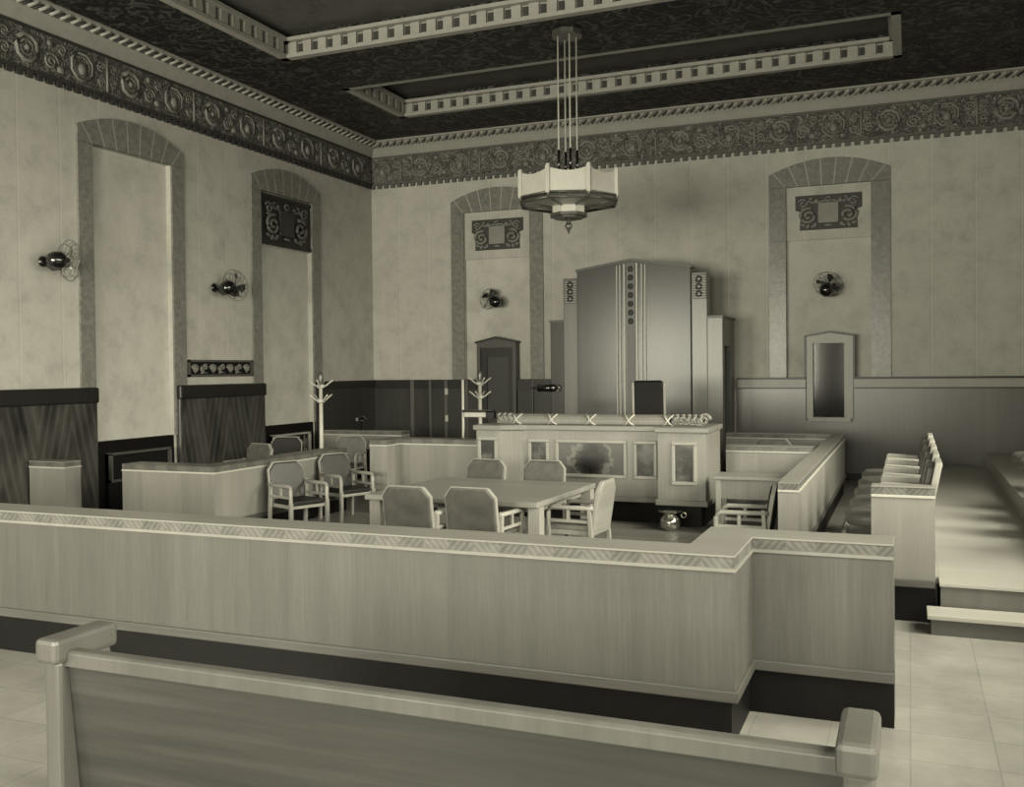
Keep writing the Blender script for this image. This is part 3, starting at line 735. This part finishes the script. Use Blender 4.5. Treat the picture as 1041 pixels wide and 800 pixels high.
# wall bracket lamp, jib door hinges, desk lamp
t = thing('bracket_lamp', 'short dark cylindrical lamp reaching out beside the backdrop', 'lamp', (-6.85, 18.54, 1.83))
b = B(); b.tube([(-0.12, 0, 0), (0.26, 0, 0)], 0.075, 14); b.done('lamp_shade', 'metal', t)
b = B(); b.tube([(-0.12, 0, 0), (-0.24, 0, 0), (-0.24, 1.3, 0)], 0.02, 6); b.done('bracket', 'metal', t)
b = B(); b.ring(0.27, 0, 0.06, 0, 0.012, 12); b.done('rim', 'chrome', t)
t = thing('desk_lamp', 'tiny dark desk lamp on the far left corner counter', 'lamp', (-10.35, 16.9+0.35, 0.995))
b = B(); b.lathe([(0.06, 0), (0.06, 0.012), (0.012, 0.02), (0.012, 0.24)], n=12); b.done('stem', 'metal', t)
b = B(); b.lathe([(0.13, 0.20), (0.12, 0.22), (0.06, 0.29), (0.02, 0.30)], n=16); b.done('lamp_shade', 'metal', t)
b = B(); b.box(-0.05, 0.0, -0.14, -0.10, 0.20, 0.27); b.done('glint', 'chrome', t)  # bright block put in as the glint on the lamp shade
d = struct(B().box(-0.40, 0.40, 0.0, 0.03, 0.14, 1.76).done('door_2', 'dwood', None, 0.004, (-9.35, 19.90, 0)))
for z in (1.05, 1.66): B().box(-0.39, -0.32, -0.015, 0.005, z, z+0.14).done('hinge', 'trim', d)

# ------------------------------------------------------------------ wall fans
def wall_fan(label, root, axis, wallrot, rc=0.27, bm_='dblade'):
    """root: point on the wall; axis: direction from motor to blades (world)"""
    t = thing('wall_fan', label, 'fan', root, 0, 'wall fans')
    outv = Vector(wallrot); c = outv*0.36
    ax = Vector(axis).normalized(); Q = ax.to_track_quat('Z', 'Y').to_matrix()
    b = B(); q2 = outv.to_track_quat('Z', 'Y').to_matrix(); b.lathe([(0.08, 0), (0.08, 0.02), (0.03, 0.05)], n=14, mat=q2)
    b.tube([tuple(outv*0.03), tuple(outv*0.2 + Vector((0,0,-0.12))), tuple(outv*0.34 + Vector((0,0,-0.12))), tuple(c)], 0.028, 8); b.done('bracket', 'metal', t)
    b = B(); b.lathe([(0.02, -0.20), (0.09, -0.18), (0.125, -0.11), (0.13, -0.02), (0.10, 0.04), (0.045, 0.06), (0.035, 0.12)], c=tuple(c), n=20, mat=Q); b.done('motor', 'metal', t)
    for i in range(4):
        b = B(); a0 = i*PI/2 + 0.4
        def X(r, a, z): return tuple(c + Q @ Vector((r*math.cos(a), r*math.sin(a), z)))
        pr = [(0.04, -0.1, 0.15), (0.12, -0.42, 0.17), (0.21, -0.38, 0.17), (0.235, 0.0, 0.13), (0.21, 0.32, 0.09), (0.12, 0.3, 0.09), (0.04, 0.1, 0.12)]
        top = [b._v(X(r, a0+a, z+0.136-0.13)) for r, a, z in pr]; bot = [b._v(X(r, a0+a, z-0.004)) for r, a, z in pr]
        b._f(top); b._f(bot[::-1])
        for k in range(7): b._f([top[k], bot[k], bot[(k+1)%7], top[(k+1)%7]])
        b.done('blade', bm_, t)
    b = B()
    for r, z in ((rc, 0.13), (rc*0.8, 0.215), (rc*0.4, 0.24), (rc*0.8, 0.05), (0.06, 0.245)):
        b.tube([tuple(c + Q @ Vector((r*math.cos(2*PI*k/24), r*math.sin(2*PI*k/24), z))) for k in range(24)], 0.0035, 4, True)
    for k in range(12):
        a = 2*PI*k/12; cs_, sn = math.cos(a), math.sin(a)
        b.tube([tuple(c + Q @ Vector((r*cs_, r*sn, z))) for r, z in ((0.06, 0.245), (rc*0.4, 0.24), (rc*0.8, 0.215), (rc, 0.13), (rc*0.8, 0.05), (0.10, 0.02))], 0.003, 4)
    b.done('cage', 'wire', t)
    return t
wall_fan('black fan on the left wall between the two arches', (-11.65, 14.33, 3.75), (0.15, 1.0, 0.30), (1, 0, 0), 0.29)
wall_fan('black fan at the left edge of the picture, on the wall beside the nearest arch', (-11.65, 10.55, 3.85), (0.3, 1.0, 0.05), (1, 0, 0), 0.30, 'blade')
wall_fan('small black fan in the arch above the dark pointed door', (-8.45, 20.08, 3.73), (-1.0, 0.35, 0.45), (0, -1, 0), 0.25)
wall_fan('black fan in the arch above the pale framed hatch', (-1.46, 20.08, 3.72), (0.1, 0.75, 0.55), (0, -1, 0), 0.28)

# ------------------------------------------------------------------ chandelier
t = thing('chandelier', 'octagonal milk-glass chandelier hanging on four pale rods', 'chandelier', (-4.95, 14.6, 4.4))
r0 = 0.80
def oct_pt(r, i, a0): a = a0 + i*PI/4; return (r*math.cos(a), r*math.sin(a))
a0 = math.atan2(-14.6, 4.95) + PI/8               # one face turned to the well
for i in range(8):
    p, q = oct_pt(r0, i, a0), oct_pt(r0, i+1, a0)
    b = B(); K = 8; bt = []; tp = []
    for k in range(K+1):
        f = k/K; x = p[0]+(q[0]-p[0])*f; y = p[1]+(q[1]-p[1])*f
        bt.append((x, y, 0.48)); tp.append((x, y, 0.85 - 0.06*math.sin(PI*f)))
    for s_, sc in ((0, 1.0), (1, 0.975)):
        vb = [b._v((x*sc, y*sc, z)) for x, y, z in bt]; vt = [b._v((x*sc, y*sc, z)) for x, y, z in tp]
        for k in range(K): b._f([vb[k], vb[k+1], vt[k+1], vt[k]])
    b.done('glass_panel', 'glass', t)
    b = B(); b.box(p[0]-0.03, p[0]+0.03, p[1]-0.03, p[1]+0.03, 0.46, 0.87); b.blob((p[0], p[1], 0.88), 0.035, 0.035, 0.03); b.done('corner_post', 'trim', t)
    b = B(); b.tube([(p[0]*1.01, p[1]*1.01, 0.475), (q[0]*1.01, q[1]*1.01, 0.475)], 0.018, 6); b.tube([(p[0], p[1], 0.40), (q[0], q[1], 0.40)], 0.02, 6)
    b.tube([(p[0], p[1], 0.51), (p[0], p[1], 0.40)], 0.02, 6); b.done('rim', 'bronze', t)
    ip, iq = oct_pt(0.30, i, a0), oct_pt(0.30, i+1, a0)
    b = B(); v = [b._v(c_) for c_ in ((p[0], p[1], 0.41), (q[0], q[1], 0.41), (iq[0], iq[1], 0.36), (ip[0], ip[1], 0.36))]
    w = [b._v((c_.co.x, c_.co.y, c_.co.z+0.012)) for c_ in v]
    b._f(v); b._f(w[::-1]); [b._f([v[k], w[k], w[(k+1)%4], v[(k+1)%4]]) for k in range(4)]
    b.done('lower_glass', 'lframe', t)
    b = B(); b.tube([(p[0], p[1], 0.40), (ip[0], ip[1], 0.35)], 0.014, 5); b.done('rib', 'bronze', t)
b = B(); b.prism([oct_pt(0.27, i, a0) for i in range(8)], 0.24, 0.50); b.done('drum', 'glass', t, 0.01)
b = B(); b.prism([oct_pt(0.31, i, a0) for i in range(8)], 0.20, 0.25); b.prism([oct_pt(0.24, i, a0) for i in range(8)], 0.17, 0.20); b.done('drum_base', 'bronze', t, 0.006)
b = B(); b.lathe([(0.05, 0.17), (0.035, 0.12), (0.045, 0.09), (0.065, 0.06), (0.04, 0.02), (0.02, -0.02), (0.01, -0.06)], n=14); b.done('finial', 'bronze', t)
for a, c in ((-0.105, -0.105), (0.105, -0.105), (-0.105, 0.105), (0.105, 0.105)):
    ca, sa = math.cos(a0+PI/8+PI/2+0.25), math.sin(a0+PI/8+PI/2+0.25)
    x, y = a*ca - c*sa, a*sa + c*ca
    b = B(); b.tube([(x, y, 0.45), (x, y, 3.1)], 0.013, 6); b.done('rod', 'rod', t)
    b = B(); b.tube([(x, y, 0.86), (x, y, 1.25)], 0.022, 8); b.done('rod_sleeve', 'metal', t)
b = B(); b.prism([oct_pt(0.25, i, a0) for i in range(8)], 3.02, 3.1); b.done('ceiling_rose', 'bronze', t)
b = B(); b.box(-0.14, 0.14, -0.14, 0.14, 0.44, 0.48); b.done('hanger_plate', 'bronze', t)

# ------------------------------------------------------------------ jury box at right
t = thing('jury_platform', 'tiered pale wooden platform under the jury chairs at right', 'platform', (0, 9.0, 0))
B().box(-0.30, 0.22, 0.25, 10.4, 0, 0.30).done('front_edge', 'dstep', t)
B().box(0.24, 3.55, 0.0, 10.6, 0.0, 0.33).done('first_tier', 'rside', t)
B().box(0.23, 3.55, -0.02, 10.6, 0.33, 0.36).done('tread', 'step', t, 0.004)
B().box(-0.30, 0.23, 0.25, 10.6, 0.30, 0.36).done('tread', 'step', t)
o = B().box(0, 2.3, 0, 9.7, 0.0, 0.24).done('rear_platform', 'step', None, 0, (1.25, 9.9, 0.36)); o['label'] = 'raised second tier under the rear jury row at the right edge'; o['category'] = 'platform'
t = thing('wooden_step', 'low pale wooden step at the end of the jury platform', 'step', (0.13, 8.62, 0))
B().box(0.03, 3.4, 0.03, 0.34, 0, 0.13).done('riser', 'dstep', t)
B().box(0, 3.4, 0, 0.35, 0.13, 0.165).done('tread', 'step', t, 0.004)
rail('jury_end_panel', 'square-ended veneered panel closing the jury seats at right', 'panel', [(-0.31, 9.03), (0.20, 9.03)], 0.18, 1.165, 0.30)
def jury_chair(label, loc):
    t = thing('jury_chair', label, 'chair', loc, PI/2, 'fixed jury chairs')
    b = B(); b.prism([(-0.26, 0.40), (0.26, 0.40), (0.26, 0.47), (0.2, 0.50), (-0.26, 0.46)], -0.24, 0.24, 'x'); 
    b.done('seat', 'mleather', t, 0.04)
    b = B(); b.lathe([(0.02, -0.02), (0.22, 0), (0.25, 0.03), (0.25, 0.10), (0.20, 0.14), (0.02, 0.145)], c=(0, 0.20, 0.37), n=24); b.done('cushion_front', 'cushion', t)
    b = B(); b.prism([(-0.24, 0.45), (-0.17, 0.45), (-0.27, 0.95), (-0.34, 0.95)], -0.24, 0.24, 'x'); b.done('backrest', 'mleather', t, 0.025)
    for s in (-1, 1):
        b = B(); b.prism([(-0.28, 0.40), (-0.22, 0.40), (-0.33, 0.97), (-0.39, 0.97)], s*0.255-0.03, s*0.255+0.03, 'x'); b.done('back_post', 'oak', t, 0.01)
        b = B(); b.prism([(-0.30, 0.68), (0.14, 0.70), (0.16, 0.67), (0.16, 0.63), (-0.30, 0.63)], s*0.30-0.035, s*0.30+0.035, 'x'); b.done('armrest', 'oak', t, 0.012)
        b = B(); b.prism([(0.08, 0.65), (0.14, 0.65), (0.12, 0.0), (0.06, 0.0)], s*0.30-0.025, s*0.30+0.025, 'x'); b.done('leg', 'oak', t)
    b = B(); b.box(-0.24, 0.24, -0.30, -0.24, 0, 0.42); b.done('leg', 'metal', t, 0.01)
    b = B(); b.box(-0.25, 0.25, -0.39, -0.33, 0.93, 0.98); b.done('head_rail', 'oak', t, 0.012)
    return t
order = ['nearest', 'second', 'third', 'fourth', 'fifth']
jc = jury_chair('nearest chair of the front jury row, just behind the veneered end panel', (-0.12, 9.68, 0.36))
for i in range(1, 5):
    copy_thing(jc, (-0.12, 9.68 + 0.92*i, 0.36), PI/2, order[i] + ' chair from the end panel in the front jury row')
for i in range(4):
    copy_thing(jc, (1.62, 10.9 + 0.92*i, 0.60), PI/2, order[i] + ' chair from the camera in the rear jury row at the right edge')

# ------------------------------------------------------------------ pew
t = thing('pew', 'oak public pew with squared ends in the left foreground', 'pew', (-2.0, 3.62, 0))
b = B(); b.prism([(0.02, 0.10), (0.06, 0.10), (0.0, 0.82), (-0.05, 0.82)], -1.86, 1.80, 'x'); b.done('backrest', 'pew', t, 0.01)
b = B(); b.prism([(-0.07, 0.77), (-0.07, 0.838), (-0.055, 0.85), (0.0, 0.85), (0.02, 0.835), (0.01, 0.77)], -1.86, 1.80, 'x'); b.done('top_rail', 'pewend', t, 0.006)
B().box(-1.86, 1.80, 0.05, 0.30, 0.40, 0.44).done('seat', 'pew', t, 0.01)
for x in (-1.88, 1.83):
    b = B(); b.prism([(-0.10, 0), (0.32, 0), (0.27, 0.5), (0.24, 0.80), (-0.10, 0.80)], x-0.05, x+0.05, 'x'); e = b.done('pew_end', 'pewend', t, 0.02)
    B().box(x-0.07, x+0.07, -0.14, 0.27, 0.79, 0.915).done('end_cap', 'pewend', e, 0.025)

# ------------------------------------------------------------------ light, world, camera
w = bpy.data.worlds.new('world'); scn.world = w; w.use_nodes = True
w.node_tree.nodes['Background'].inputs[0].default_value = (1.0, 0.97, 0.87, 1)
w.node_tree.nodes['Background'].inputs[1].default_value = 1.0
def window_light(loc, aim, sx, sy, energy, spread):
    l = bpy.data.lights.new('daylight', 'AREA'); l.shape = 'RECTANGLE'; l.size = sx; l.size_y = sy; l.energy = energy
    l.color = (1.0, 0.958, 0.76); l.spread = math.radians(spread)
    o = bpy.data.objects.new('daylight', l); COL.objects.link(o); o.location = loc
    o.rotation_euler = Vector(aim).to_track_quat('-Z', 'Y').to_euler()
for y0, y1 in ws:
    window_light((XR-0.05, (y0+y1)/2, 3.9), (-1, 0.28, -0.58), y1-y0-0.2, 3.2, 165, 86)
for (x0, x1), e_ in zip(xs, (330, 250, 115)):
    window_light(((x0+x1)/2, YR+0.05, 2.7), (-0.08, 1, 0.12), x1-x0-0.2, 3.2, e_*1.3, 116)

yaw, pitch, roll, f, cx, cy = 0.3927, -0.0173, -0.0104, 990.0, 514.4, 393.4
fw = Vector((-math.sin(yaw)*math.cos(pitch), math.cos(yaw)*math.cos(pitch), math.sin(pitch)))
rt = Vector((math.cos(yaw), math.sin(yaw), 0)); up = rt.cross(fw)
r_ = rt*math.cos(roll) + up*math.sin(roll); u_ = -rt*math.sin(roll) + up*math.cos(roll)
cam = bpy.data.cameras.new('camera'); co = bpy.data.objects.new('camera', cam); COL.objects.link(co)
mat = Matrix((r_, u_, -fw)).transposed().to_4x4(); mat.translation = Vector((0, 0, 2.2)); co.matrix_world = mat
cam.sensor_width = 36; cam.lens = f/1041*36; cam.shift_x = (520.5-cx)/1041; cam.shift_y = (cy-400)/1041
cam.clip_start = 0.05; scn.camera = co
scn.view_settings.view_transform = 'Standard'; scn.view_settings.look = 'None'
scn.view_settings.exposure = 0.34; scn.view_settings.gamma = 1.0; scn.view_settings.use_curve_mapping = False
scn.cycles.use_denoising = True
scn.cycles.max_bounces = 8; scn.cycles.diffuse_bounces = 5
